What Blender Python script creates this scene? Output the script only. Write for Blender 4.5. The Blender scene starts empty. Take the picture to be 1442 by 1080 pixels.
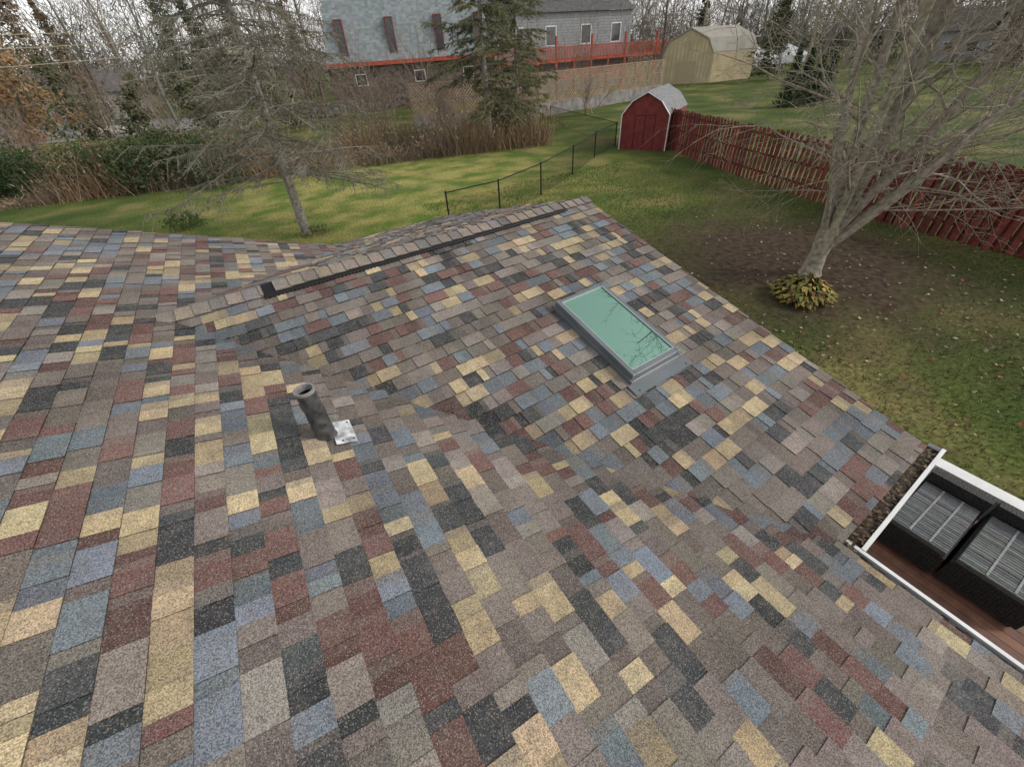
import bpy, math, random, numpy as np
from mathutils import Vector, Matrix, noise
random.seed(7)
S=bpy.context.scene
V=Vector; Z=V((0,0,1))
K=1.1; GZ=-4.1
# ---------- camera
yaw,pitch,roll=.5120,.6894,-.0723
f_=V((math.sin(yaw)*math.cos(pitch),math.cos(yaw)*math.cos(pitch),-math.sin(pitch))); r_=V((math.cos(yaw),-math.sin(yaw),0)); u_=r_.cross(f_)
r2=r_*math.cos(roll)+u_*math.sin(roll); u2=u_*math.cos(roll)-r_*math.sin(roll)
CAM=V((.849,-3.415,1.286))
camd=bpy.data.cameras.new('camera'); cam=bpy.data.objects.new('camera',camd); S.collection.objects.link(cam)
camd.sensor_width=36; camd.lens=14.135; camd.clip_end=3000; camd.clip_start=.05
cam.matrix_world=Matrix(((r2[0],u2[0],-f_[0],CAM[0]),(r2[1],u2[1],-f_[1],CAM[1]),(r2[2],u2[2],-f_[2],CAM[2]),(0,0,0,1))); S.camera=cam
# world positions on the ground (metres)
P={'ltree':(2.26,15.55),'btree':(13.63,1.47),'plant':(12.0,.85),'rf1':(24.85,16.9),'rf2':(21.71,9.36),'rf3':(20.41,5.51),'rf4':(19.48,2.25),'rf5':(18.9,-1.58),'shA':(22.72,18.77),
'cl1':(7.24,12.07),'cl2':(9.65,12.18),'cl3':(12.67,13.46),'cl4':(16.23,15.55),'cl5':(19.9,17.98),'cl6':(23.22,19.7),'cl7':(26.8,32.04),
'lat1':(16.6,39.8),'lat2':(49.5,39.6),'lat3':(29.1,37.1),'rd1':(-31.8,77.6),'rd2':(2.5,66.5),'rd3':(-49.3,127),'rd4':(3.6,85.5),'hedge1':(-12.4,36.1),'hedge3':(.7,28.8),'brush1':(.8,29.5),'brush2':(20,24.1),
'house1':(15.8,66.8),'house2':(37.3,59.7),'house3':(67.1,55.7),'barn1':(61.0,51.2),'barn2':(68.5,43.2),'t2':(17.6,27.1),'t3':(14.8,42.3),'t4':(21.6,29.5),'ev':(46.6,20.9),'wht':(77.4,47),'wht2':(88.9,43.1),'tr1':(-13.8,53.2),'tr2':(-7.4,52.9),'bush':(-2.1,20.3)}
# ---------- helpers
def mat(name,col=(.5,.5,.5),rough=.8,spec=.3,attr=False,nscale=0,namt=.3,bump=0):
    m=bpy.data.materials.new(name); m.use_nodes=True; nt=m.node_tree; b=nt.nodes['Principled BSDF']
    b.inputs['Roughness'].default_value=rough; b.inputs['Specular IOR Level'].default_value=spec
    if attr:
        a=nt.nodes.new('ShaderNodeAttribute'); a.attribute_name='Col'; src=a.outputs['Color']
    else:
        a=nt.nodes.new('ShaderNodeRGB'); a.outputs[0].default_value=(*col,1); src=a.outputs[0]
    tc=nt.nodes.new('ShaderNodeTexCoord')
    if nscale:
        n=nt.nodes.new('ShaderNodeTexNoise'); n.inputs['Scale'].default_value=nscale; n.inputs['Detail'].default_value=4; nt.links.new(tc.outputs['Object'],n.inputs['Vector'])
        mr=nt.nodes.new('ShaderNodeMapRange'); mr.inputs[1].default_value=.3; mr.inputs[2].default_value=.7; mr.inputs[3].default_value=1-namt; mr.inputs[4].default_value=1+namt
        nt.links.new(n.outputs['Fac'],mr.inputs[0])
        v=nt.nodes.new('ShaderNodeVectorMath'); v.operation='SCALE'; nt.links.new(src,v.inputs[0]); nt.links.new(mr.outputs[0],v.inputs['Scale']); src=v.outputs[0]
        if bump:
            bp=nt.nodes.new('ShaderNodeBump'); bp.inputs['Strength'].default_value=bump; bp.inputs['Distance'].default_value=.02; nt.links.new(n.outputs['Fac'],bp.inputs['Height']); nt.links.new(bp.outputs[0],b.inputs['Normal'])
    nt.links.new(src,b.inputs['Base Color']); return m
class MB:
    def __init__(s): s.v=[];s.f=[];s.c=[]
    def quad(s,a,b,c,d,col=(1,1,1)):
        n=len(s.v); s.v+=[a,b,c,d]; s.f.append((n,n+1,n+2,n+3)); s.c.append(col)
    def poly(s,pts,col=(1,1,1)):
        n=len(s.v); s.v+=[tuple(p) for p in pts]; s.f.append(tuple(range(n,n+len(pts)))); s.c.append(col)
    def tri(s,a,b,c,col=(1,1,1)):
        n=len(s.v); s.v+=[a,b,c]; s.f.append((n,n+1,n+2)); s.c.append(col)
    def box(s,o,ax,ay,az,col=(1,1,1)):
        o,ax,ay,az=map(Vector,(o,ax,ay,az)); n=len(s.v)
        s.v+=[tuple(o+ax*i+ay*j+az*k) for k in(0,1) for j in (0,1) for i in (0,1)]
        for f in ((0,2,3,1),(4,5,7,6),(0,1,5,4),(2,6,7,3),(0,4,6,2),(1,3,7,5)): s.f.append(tuple(n+i for i in f)); s.c.append(col)
    def tube(s,pts,rad,sides=5,col=(1,1,1),cap=False):
        n0=len(s.v); k=len(pts); ca=[(math.cos(2*math.pi*i/sides),math.sin(2*math.pi*i/sides)) for i in range(sides)]
        for i,p in enumerate(pts):
            t=(pts[min(i+1,k-1)]-pts[max(i-1,0)]).normalized()
            a=t.orthogonal().normalized() if i==0 else (a-t*a.dot(t)).normalized()
            b=t.cross(a); r=rad[i]
            for cx,sx in ca: s.v.append(tuple(p+a*(cx*r)+b*(sx*r)))
        for i in range(k-1):
            for j in range(sides):
                j2=(j+1)%sides; q=n0+i*sides
                s.f.append((q+j,q+j2,q+sides+j2,q+sides+j)); s.c.append(col)
        if cap:
            s.f.append(tuple(n0+(k-1)*sides+j for j in range(sides))); s.c.append(col)
    def obj(s,name,m,parent=None,smooth=False):
        me=bpy.data.meshes.new(name); me.from_pydata(s.v,[],s.f)
        at=me.attributes.new('Col','FLOAT_COLOR','FACE'); arr=np.ones((len(s.f),4),dtype=np.float32); arr[:,:3]=np.array(s.c,dtype=np.float32).reshape(-1,3); at.data.foreach_set('color',arr.ravel())
        if smooth: me.polygons.foreach_set('use_smooth',[True]*len(me.polygons))
        me.materials.append(m); o=bpy.data.objects.new(name,me); S.collection.objects.link(o)
        if parent: o.parent=parent
        return o
def empty(name):
    e=bpy.data.objects.new(name,None); S.collection.objects.link(e); return e
def jit(c,a=.15):
    k=1+random.uniform(-a,a); return tuple(max(0,x*k*(1+random.uniform(-a,a)*.3)) for x in c)
# ---------- world
SAZ,SEL=math.radians(128),math.radians(34)
w=bpy.data.worlds.new('World'); S.world=w; w.use_nodes=True; nt=w.node_tree; bg=nt.nodes['Background']
sky=nt.nodes.new('ShaderNodeTexSky'); sky.sky_type='NISHITA'; sky.sun_disc=False; sky.sun_elevation=SEL; sky.sun_rotation=SAZ; sky.dust_density=1; sky.air_density=1
hs=nt.nodes.new('ShaderNodeHueSaturation'); hs.inputs['Saturation'].default_value=.08; hs.inputs['Value'].default_value=1.5; nt.links.new(sky.outputs[0],hs.inputs['Color']); nt.links.new(hs.outputs[0],bg.inputs[0]); bg.inputs[1].default_value=.14
sl=bpy.data.lights.new('sun','SUN'); sl.energy=1.5; sl.angle=math.radians(11); sl.color=(1,.91,.78); so=bpy.data.objects.new('sun',sl); S.collection.objects.link(so)
d=V((math.sin(SAZ)*math.cos(SEL),math.cos(SAZ)*math.cos(SEL),math.sin(SEL))); so.rotation_euler=d.to_track_quat('Z','Y').to_euler()
S.view_settings.view_transform='Standard'
# ---------- roof
s_=.3238; w_=.2721; phi=.0470; L=3.5953*K; W=3.1606*K; FY=1.9506*K
U=V((math.cos(phi),math.sin(phi),0)); N=V((-math.sin(phi),math.cos(phi),0))
EX=.108
PAL=[((.188,.160,.142),27),((.255,.225,.20),15),((.175,.202,.23),16),((.45,.36,.225),15),((.162,.092,.082),14),((.064,.068,.071),14)]
cols=[p[0] for p in PAL]; wts=[p[1] for p in PAL]
def shingles(mb,O,A,B,a0,a1,length):
    Nn=A.cross(B).normalized(); 
    if Nn.z<0: Nn=-Nn
    n=int(math.ceil(length/EX)); BR=cols[0]
    for i in range(n):
        b0=i*EX; b1=min((i+1)*EX,length); a=a0-random.random()*.2; up=random.random()<.5; col=random.choices(cols,wts)[0]
        b1r=b1+random.uniform(-.0015,.0015)
        while a<a1:
            wd=random.choice((.055,.08,.105,.13,.165))*random.uniform(.85,1.15)
            x0=max(a,a0); x1=min(a+wd,a1); a+=wd
            if x1-x0<.002: continue
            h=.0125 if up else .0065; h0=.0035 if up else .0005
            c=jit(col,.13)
            p=O+A*((x0+x1)/2)+B*((b0+b1)/2)
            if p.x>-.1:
                # tab colour gets darker towards the valley line
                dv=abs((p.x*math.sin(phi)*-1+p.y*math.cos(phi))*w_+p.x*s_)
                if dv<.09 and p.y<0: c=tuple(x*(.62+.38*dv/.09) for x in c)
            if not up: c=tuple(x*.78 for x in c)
            e=b1r+(0 if up else -.001)
            q=lambda aa,bb,hh:tuple(O+A*aa+B*bb+Nn*hh)
            nx=jit(BR,.1) if random.random()<.4 else c
            xm=x0+(x1-x0)*random.uniform(.55,.85)
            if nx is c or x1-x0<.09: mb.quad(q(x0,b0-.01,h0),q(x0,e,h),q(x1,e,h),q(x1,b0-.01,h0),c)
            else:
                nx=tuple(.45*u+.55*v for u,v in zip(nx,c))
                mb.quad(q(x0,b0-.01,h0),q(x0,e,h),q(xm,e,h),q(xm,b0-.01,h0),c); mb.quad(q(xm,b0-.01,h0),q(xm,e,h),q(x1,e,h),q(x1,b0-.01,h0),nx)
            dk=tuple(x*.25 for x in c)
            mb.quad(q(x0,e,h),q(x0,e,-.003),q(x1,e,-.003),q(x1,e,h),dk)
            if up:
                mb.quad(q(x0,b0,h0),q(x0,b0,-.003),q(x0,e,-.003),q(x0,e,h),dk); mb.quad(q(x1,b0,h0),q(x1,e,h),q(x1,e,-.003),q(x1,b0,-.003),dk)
            up=not up if random.random()<.8 else up
            if random.random()<.84: col=random.choices(cols,wts)[0]
msh=mat('asphalt_shingle',attr=True,rough=.95,spec=.15)
nt=msh.node_tree; b=nt.nodes['Principled BSDF']; at=[n for n in nt.nodes if n.type=='ATTRIBUTE'][0]; tc=[n for n in nt.nodes if n.type=='TEX_COORD'][0]
sn=nt.nodes.new('ShaderNodeVectorMath'); sn.operation='SNAP'; sn.inputs[1].default_value=(.0031,.0031,.0031); nt.links.new(tc.outputs['Object'],sn.inputs[0])
wn=nt.nodes.new('ShaderNodeTexWhiteNoise'); wn.noise_dimensions='3D'; nt.links.new(sn.outputs[0],wn.inputs['Vector'])
sp=nt.nodes.new('ShaderNodeSeparateColor'); nt.links.new(wn.outputs['Color'],sp.inputs[0])
mr=nt.nodes.new('ShaderNodeMapRange'); mr.inputs[3].default_value=.48; mr.inputs[4].default_value=1.52; nt.links.new(sp.outputs[0],mr.inputs[0])
n2=nt.nodes.new('ShaderNodeTexNoise'); n2.inputs['Scale'].default_value=2.2; n2.inputs['Detail'].default_value=7; nt.links.new(tc.outputs['Object'],n2.inputs['Vector'])
mr2=nt.nodes.new('ShaderNodeMapRange'); mr2.inputs[1].default_value=.3; mr2.inputs[2].default_value=.7; mr2.inputs[3].default_value=.76; mr2.inputs[4].default_value=1.2; nt.links.new(n2.outputs['Fac'],mr2.inputs[0])
mu=nt.nodes.new('ShaderNodeMath'); mu.operation='MULTIPLY'; nt.links.new(mr.outputs[0],mu.inputs[0]); nt.links.new(mr2.outputs[0],mu.inputs[1])
n3=nt.nodes.new('ShaderNodeTexNoise'); n3.inputs['Scale'].default_value=17; n3.inputs['Detail'].default_value=3; nt.links.new(tc.outputs['Object'],n3.inputs['Vector'])
mr3=nt.nodes.new('ShaderNodeMapRange'); mr3.inputs[1].default_value=.45; mr3.inputs[2].default_value=.75; mr3.inputs[3].default_value=0; mr3.inputs[4].default_value=.4; nt.links.new(n3.outputs['Fac'],mr3.inputs[0])
mb0=nt.nodes.new('ShaderNodeMix'); mb0.data_type='RGBA'; nt.links.new(mr3.outputs[0],mb0.inputs['Factor']); nt.links.new(at.outputs['Color'],mb0.inputs['A']); mb0.inputs['B'].default_value=(.15,.130,.115,1)
vs=nt.nodes.new('ShaderNodeVectorMath'); vs.operation='SCALE'; nt.links.new(mb0.outputs['Result'],vs.inputs[0]); nt.links.new(mu.outputs[0],vs.inputs['Scale'])
gt=nt.nodes.new('ShaderNodeMath'); gt.operation='GREATER_THAN'; gt.inputs[1].default_value=.91; nt.links.new(sp.outputs[1],gt.inputs[0])
ml=nt.nodes.new('ShaderNodeMath'); ml.operation='MULTIPLY'; ml.inputs[1].default_value=.36; nt.links.new(gt.outputs[0],ml.inputs[0])
mx=nt.nodes.new('ShaderNodeMix'); mx.data_type='RGBA'; nt.links.new(ml.outputs[0],mx.inputs['Factor']); nt.links.new(vs.outputs[0],mx.inputs['A']); mx.inputs['B'].default_value=(.45,.42,.38,1)
nt.links.new(mx.outputs['Result'],b.inputs['Base Color'])
house=empty('shingled_roof_house')
mb=MB()
Bm=V((1,0,-s_)).normalized(); XE=w_*W/s_; XR=-3.2; YC=(-W+math.sin(phi)*XE)/math.cos(phi)
lenm=(XE-XR)*math.sqrt(1+s_*s_)
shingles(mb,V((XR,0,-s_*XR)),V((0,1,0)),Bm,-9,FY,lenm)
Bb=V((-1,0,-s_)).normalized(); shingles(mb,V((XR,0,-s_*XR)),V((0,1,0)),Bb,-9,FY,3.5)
mb.obj('main_roof_shingles',msh,house)
mb=MB(); kw=math.sqrt(1+w_*w_)
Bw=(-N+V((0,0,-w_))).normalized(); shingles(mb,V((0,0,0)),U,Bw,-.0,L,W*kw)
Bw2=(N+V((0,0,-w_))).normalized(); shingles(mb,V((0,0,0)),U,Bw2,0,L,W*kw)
mb.obj('wing_roof_shingles',msh,house)
mb=MB(); CW=.112
def cap(a0,a1,h0,h1,c):
    wj=CW+random.uniform(-.004,.004)
    p=lambda a,sd,h:tuple(U*a+(N*sd*wj)+V((0,0,-w_*wj+h)))
    t=lambda a,h:tuple(U*a+V((0,0,h+.004)))
    for sd in (-1,1):
        mb.quad(t(a0,h0),p(a0,sd,h0),p(a1,sd,h1),t(a1,h1),c); 
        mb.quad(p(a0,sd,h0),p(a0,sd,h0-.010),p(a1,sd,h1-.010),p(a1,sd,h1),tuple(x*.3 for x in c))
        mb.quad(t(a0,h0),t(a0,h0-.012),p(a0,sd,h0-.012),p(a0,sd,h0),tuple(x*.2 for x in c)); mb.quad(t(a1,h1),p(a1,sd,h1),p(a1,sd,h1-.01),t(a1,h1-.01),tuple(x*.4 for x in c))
a=-.12; VA,VB=.66,L-.36
cc=[(.21,.185,.165),(.25,.215,.185),(.20,.19,.18),(.29,.245,.19),(.17,.155,.145)]
while a<L+.01:
    lift=.025 if VA-.02<a<VB-.05 else .012
    cap(a,min(a+EX+.015,L+.02),lift+.008,lift,jit(random.choice(cc),.1)); a+=EX
mb.obj('ridge_cap',msh,house)
mb=MB(); black=mat('black_plastic',(.010,.010,.011),.6)
for sd in (-1,1):
    p=lambda a,wd,h:tuple(U*a+N*sd*wd+V((0,0,-w_*wd+h)))
    mb.quad(p(VA,.145,.012),p(VB,.145,.012),p(VB,.135,.023),p(VA,.135,.023)); mb.quad(p(VA,.135,.023),p(VB,.135,.023),p(VB,.0,.023),p(VA,.0,.023))
for i in range(int((VB-VA)/.03)):
    for sd in (-1,): mb.box(tuple(U*(VA+i*.03)+N*sd*.152+V((0,0,-w_*.152+.010))),tuple(U*.006),tuple(N*.01),(0,0,.013))
mb.obj('ridge_vent',black,house)
white=mat('white_aluminum',(.76,.77,.77),.45,.5,nscale=6,namt=.1); fasc=mat('weathered_fascia',(.085,.06,.05),.85,nscale=15,namt=.6,bump=.5)
mb=MB()
for sd in (-1,1):
    a=U*L; p0=a+V((0,0,-.006)); p1=a+N*sd*W+V((0,0,-w_*W-.006))
    mb.box(tuple(p0-U*.02),tuple(U*.03),tuple(p1-p0),(0,0,-.16))
mb.box((XR,FY,-s_*XR-.006),(0,.02,0),(XE-XR,0,-s_*(XE-XR)),(0,0,-.16))
mb.box((XR,FY,-s_*XR-.006),(0,.02,0),(-3.3,0,-s_*3.3),(0,0,-.16))
e0=V((XE,YC,0)); e1=U*L-N*W; ze=-w_*W
mb.box(tuple(e0+V((0,0,ze-.02))),tuple(e1-e0),tuple(N*.03),(0,0,-.15))
mb.box((XE-.03,-9,ze-.02),(.03,0,0),(0,9+YC,0),(0,0,-.15))
mb.obj('fascia',fasc,house)
mbd=MB()
def gutter(mb,p0,p1,out,deb):
    prof=[(0,0),(0,-.08),(.05,-.08),(.062,-.05),(.092,-.02),(.092,.008),(.070,.008),(.070,-.008)]
    for i in range(len(prof)-1):
        a=prof[i];b_=prof[i+1]; q=lambda p,k:tuple(p+out*k[0]+Z*k[1])
        mb.quad(q(p0,a),q(p1,a),q(p1,b_),q(p0,b_))
    for p in (p0,p1):
        mb.poly([p+out*a_+Z*b_ for a_,b_ in ((0,0),(0,-.08),(.05,-.08),(.062,-.05),(.092,-.02),(.092,.007))])
    n=int((p1-p0).length/.03)
    for i in range(n):
        a=p0.lerp(p1,i/n); b_=p0.lerp(p1,(i+1)/n); h=-.02+random.uniform(-.012,.012)
        mbd.quad(tuple(a+Z*h),tuple(b_+Z*(h+.002)),tuple(b_+out*.069+Z*(h-.003)),tuple(a+out*.069+Z*(h-.006)),jit(deb,.5))
mb=MB(); gutter(mb,e0+V((.09,0,ze-.03)),e1+U*.10+V((0,0,ze-.03)),-N,(.07,.05,.035))
gutter(mb,V((XE,YC-.0,ze-.033)),V((XE,-9,ze-.033)),V((1,0,0)),(.12,.10,.08))
mb.obj('gutter',white,house)
for _ in range(230):
    a_=random.random(); p=e0.lerp(e1,a_)+V((0,0,ze-.01))-N*random.uniform(-.02,.065)+Z*random.uniform(0,.015); s=random.uniform(.008,.022); an=random.random()*6.28; A_=V((math.cos(an),math.sin(an),.2))*s; B_=V((-math.sin(an),math.cos(an),.1))*s*.5
    mbd.quad(tuple(p-A_),tuple(p-B_),tuple(p+A_),tuple(p+B_),jit(random.choice(((.10,.07,.045),(.04,.03,.02),(.16,.11,.06))),.3))
mbd.obj('gutter_debris',mat('leaf_debris',attr=True,nscale=40,namt=.6),house)
mb=MB(); sid=mat('siding',(.45,.43,.40),.7,nscale=3,namt=.1)
mb.box((-5.9,-8.6,GZ),(XE+5.5,0,0),(0,FY+8.2,0),(0,0,ze-.1-GZ)); 
mb.box(tuple(U*1-N*(W-.4)+V((0,0,GZ))),tuple(U*(L-1.35)),tuple(N*2*(W-.4)),(0,0,ze-.103-GZ))
g0=U*(L-.35)-N*(W-.4); mb.tri(tuple(g0+V((0,0,ze-.1))),tuple(g0+N*2*(W-.4)+V((0,0,ze-.1))),tuple(U*(L-.35)+V((0,0,-.1))))
mb.obj('walls',sid,house)
# vent pipe
pp=V((.6556*K,-1.4598*K,0)); pz=-s_*pp.x
vp=empty('vent_pipe'); mb=MB()
def ring(mb,c,r,h0,r1,h1,n=24,col=(1,1,1)):
    for i in range(n):
        a=2*math.pi*i/n; b_=2*math.pi*(i+1)/n
        mb.quad(tuple(c+V((math.cos(a)*r,math.sin(a)*r,h0))),tuple(c+V((math.cos(b_)*r,math.sin(b_)*r,h0))),tuple(c+V((math.cos(b_)*r1,math.sin(b_)*r1,h1))),tuple(c+V((math.cos(a)*r1,math.sin(a)*r1,h1))),col)
def wr(i,h): return .048+(.006*noise.noise(V((math.cos(i)*1.2,math.sin(i)*1.2,h*22)))*(h<.3))+(.018*max(0,1-h/.05) if h<.05 else 0)
base=pp+V((0,0,pz-.02)); hs_=[i*.345/26 for i in range(27)]
for h0,h1 in zip(hs_,hs_[1:]):
    for i in range(28):
        a=2*math.pi*i/28; b_=2*math.pi*(i+1)/28
        q=lambda an,h:tuple(base+V((math.cos(an)*wr(an,h),math.sin(an)*wr(an,h),h)))
        mb.quad(q(a,h0),q(b_,h0),q(b_,h1),q(a,h1))
mb.obj('pipe',mat('weathered_lead',(.055,.055,.057),.38,.6,nscale=25,namt=.6,bump=.4),vp,False)
top=base+V((0,0,.345)); mb=MB(); ring(mb,top,.0495,-.012,.0495,.003); ring(mb,top,.0495,.003,.040,.003); ring(mb,top,.040,.003,.039,-.03); mb.obj('rim',mat('grey_pvc',(.24,.24,.24),.5,nscale=30),vp)
mb=MB(); ring(mb,top,.0392,-.03,.038,-.3); ring(mb,top,.038,-.3,.001,-.3); mb.obj('inside',mat('dark_bore',(.02,.017,.015),.9),vp)
mb=MB(); Nm=V((s_,0,1)).normalized(); Y=V((0,1,0)); o=pp+V((0,0,pz))
mb.box(tuple(o+Bm*.025-Y*.10+Nm*.016),tuple(Bm*.105),tuple(Y*.19),tuple(Nm*.003))
mb.obj('flashing_plate',mat('stained_flashing',(.46,.47,.49),.45,.5,nscale=18,namt=.75),vp)
mb=MB()
def disc(mb,c,n,r):
    a=n.orthogonal().normalized(); b_=n.cross(a); mb.poly([c+a*(r*math.cos(k*.785))+b_*(r*math.sin(k*.785)) for k in range(8)])
for x,y in ((.115,-.075),(.115,.07),(.06,-.08)): disc(mb,o+Bm*x+Y*y+Nm*.0205,Nm,.006)
mb.obj('nail_heads',black,vp)
# skylight
sk=empty('skylight'); so_=U*(2.3006*K)-N*(1.1173*K)+V((0,0,-w_*1.1173*K)); Nw=U.cross(Bw); Nw=Nw if Nw.z>0 else -Nw; Nw.normalize()
sw=.4499*K; sh=.79*K
grey=mat('grey_aluminum',(.135,.155,.17),.35,.6,nscale=4,namt=.12)
def skb(mb,a0,a1,b0,b1,h0,h1,c=(1,1,1)): mb.box(tuple(so_+U*a0+Bw*b0+Nw*h0),tuple(U*(a1-a0)),tuple(Bw*(b1-b0)),tuple(Nw*(h1-h0)),c)
mb=MB(); t=.031
skb(mb,-.004,t,0,sh,0,.085); skb(mb,sw-t,sw+.004,0,sh,0,.085); skb(mb,t,sw-t,0,t,0,.0835); skb(mb,t,sw-t,sh-t-.01,sh,0,.0835)
skb(mb,-.018,.0,-.02,sh+.02,0,.04); skb(mb,sw,sw+.018,-.02,sh+.02,0,.04); skb(mb,-.0,sw,sh,sh+.02,0,.039); skb(mb,0,sw,-.02,0,0,.039)
fo=mb.obj('frame',grey,sk); bv=fo.modifiers.new('b','BEVEL'); bv.width=.004; bv.segments=2
mb=MB(); skb(mb,t-.002,t+.006,t,sh-t-.01,.06,.0865); skb(mb,sw-t-.006,sw-t+.002,t,sh-t-.01,.06,.0865); skb(mb,t+.006,sw-t-.006,t-.002,t+.006,.06,.086); skb(mb,t+.006,sw-t-.006,sh-t-.016,sh-t-.008,.06,.086)
mb.obj('gasket',mat('light_gasket',(.34,.37,.38),.4),sk)
mb=MB(); skb(mb,-.05,sw+.05,sh+.02,sh+.115,.015,.019); mb.obj('apron_flashing',grey,sk)
mb=MB()
for a_ in (.0,sw): disc(mb,so_+U*a_+Bw*(sh+.09)+Nw*.0205,Nw,.007)
mb.obj('screws',black,sk)
mb=MB(); skb(mb,t+.004,sw-t-.004,t,sh-t-.01,.07,.077)
gl=mat('glazing',(.008,.055,.034),.01,1.0,nscale=4,namt=.15); gb=gl.node_tree.nodes['Principled BSDF']; gb.inputs['Specular Tint'].default_value=(.55,.88,.72,1); gb.inputs['IOR'].default_value=3.2
mb.obj('glass',gl,sk)
mb=MB(); tp_=V((2.15,-4.35,0)); tp_.z=-s_*tp_.x; mb.box(tuple(tp_+Nm*.014),tuple(Bm*.05),(0,.03,0),tuple(Nm*.003)); mb.obj('paint_chip',white)
# ---------- deck
deck=empty('deck'); dz=-3.4; RX=6.8; RT_=-2.9
mb=MB(); x=XE-.5
while x<RX+.05:
    mb.box((x,-9,dz-.03),(.11,0,0),(0,9+YC+.3,0),(0,0,.03),jit((.19,.10,.07),.2)); x+=.116
mb.obj('deck_boards',mat('deck_wood',attr=True,nscale=8,namt=.25,rough=.6),deck)
mb=MB(); mb.box((XE-.5,-9,GZ),(RX-XE+.5,0,0),(0,9+YC+.28,0),(0,0,dz-.04-GZ)); mb.obj('deck_base',fasc,deck)
mb=MB(); ye=-3.2; mb.box((RX-.07,-9,RT_-.06),(.17,0,0),(0,9+ye,0),(0,0,.06)); mb.box((RX-.02,-9,dz+.05),(.05,0,0),(0,9+ye-.02,0),(0,0,.40))
for y in (ye-.12,-5.2,-7): mb.box((RX-.04,y,dz),(.1,0,0),(0,.1,0),(0,0,.43))
mb.obj('white_railing',white,deck)
wick=mat('black_wicker',(.022,.021,.022),.55,.4,nscale=60,namt=.7,bump=1.0)
cush=mat('grey_cushion',attr=True,rough=.8,nscale=30,namt=.2)
x0=5.58
def sofa(y1,y0,dx):
    e=empty('wicker_sofa'); mb=MB(); mc=MB(); mb.box((x0+dx,y0,dz+.05),(1.05,0,0),(0,y1-y0,0),(0,0,.30))
    mb.box((x0+dx+.93,y0,dz+.35),(.12,0,0),(0,y1-y0,0),(0,0,.20))
    for xx in (.03,.94):
        for yy in (y0+.03,y1-.09): mb.box((x0+dx+xx,yy,dz),(.06,0,0),(0,.06,0),(0,0,.05))
    for k in range(int((y1-y0)/.03)): mb.box((x0+dx-.006,y0+k*.03,dz+.07),(.006,0,0),(0,.017,0),(0,0,.28))
    for k in range(9): mb.box((x0+dx-.010,y0,dz+.07+k*.03),(.006,0,0),(0,y1-y0,0),(0,0,.012))
    mb.obj('wicker_frame',wick,e)
    mc.box((x0+dx+.02,y0+.02,dz+.353),(.9,0,0),(0,y1-y0-.04,0),(0,0,.045),(.08,.085,.085))
    xx=0
    while xx<.88: mc.box((x0+dx+.02+xx,y0+.025,dz+.40),(.030,0,0),(0,y1-y0-.05,0),(0,0,.014+random.uniform(-.003,.003)),jit((.15,.16,.16),.3)); xx+=.037
    for yy in (.3,.62): mc.box((x0+dx+.03,y0+(y1-y0)*yy,dz+.416),(.86,0,0),(0,.02,0),(0,0,.005),(.28,.29,.29))
    o=mc.obj('cushions',cush,e); bv=o.modifiers.new('b','BEVEL'); bv.width=.005; bv.segments=2
sofa(-3.38,-3.93,0); sofa(-3.97,-4.62,.03)
# ---------- trees
def grow(mb,p,d,length,r,depth,cfg):
    seg=cfg['seg'][depth]; pts=[p.copy()]; rr=[r]; q=p.copy(); dd=d.normalized()
    for i in range(seg):
        dd=(dd+V((random.gauss(0,1),random.gauss(0,1),random.gauss(0,1)))*cfg['wig'][depth]+V((0,0,cfg['up'][depth]))).normalized()
        q=q+dd*(length/seg); pts.append(q.copy()); rr.append(r*(1-(i+1)/seg*.85))
    mb.tube(pts,rr,cfg['sides'][depth],jit(cfg['col'],.15))
    if depth+1<len(cfg['n']):
        nn=cfg['n'][depth+1]
        for k in range(nn):
            t=cfg['t0'][depth]+(1-cfg['t0'][depth])*(k+random.random())/nn; t=min(t,.98); i=min(int(t*seg),seg-1); u=t*seg-i
            bp_=pts[i].lerp(pts[i+1],u); br=max(rr[i]*(1-u)+rr[i+1]*u,.003); ld=(pts[i+1]-pts[i]).normalized()
            o=ld.orthogonal().normalized(); o=Matrix.Rotation(random.random()*6.283,3,ld)@o; an=cfg['ang'][depth]*random.uniform(.7,1.3)
            cd=ld*math.cos(an)+o*math.sin(an)
            grow(mb,bp_,cd,length*cfg['len'][depth]*(1.15-.6*t)*random.uniform(.7,1.2),max(br*cfg['rad'][depth],cfg.get('rmin',.004)),depth+1,cfg)
bark=mat('bark',attr=True,nscale=9,namt=.45,bump=.8)
bt=V((*P['btree'],GZ))
mb=MB(); tcol=(.30,.262,.205)
mb.tube([bt+V((0,0,-.1)),bt+V((0,0,.12)),bt+V((.02,0,.6)),bt+V((.06,0,1.1)),bt+V((.08,0,1.5))],[.36,.25,.21,.25,.17],12,tcol)
cfg=dict(seg=[13,6,5,3],wig=[.05,.12,.15,.2],up=[.03,-.02,-.03,-.03],n=[0,23,9,5],t0=[.06,.1,.15],len=[.30,.5,.5],rad=[.34,.5,.55],ang=[.9,.7,.7],sides=[8,4,3,3],col=tcol,rmin=.0065)
RT=V((.87,-.49,0)); FW=V((.49,.87,0))
for a_,b_,ln,r in ((-.24,.1,12,.10),(-.08,-.15,14,.12),(.04,.2,15,.13),(.14,-.05,15.5,.13),(.24,.25,14,.11),(.36,-.1,13,.12),(.52,.1,11,.10),(.68,-.15,9,.07),(-.55,-.2,8.5,.055),(.26,-.4,13,.09)):
    d=(RT*a_+FW*b_+Z).normalized(); grow(mb,bt+RT*(a_*.35+.05)+FW*b_*.35+Z*random.uniform(.85,1.3),d,ln,r,0,cfg)
mb.obj('bare_maple_tree',bark,None,True)
leafm=mat('foliage',attr=True,rough=.8,spec=.2)
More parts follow.
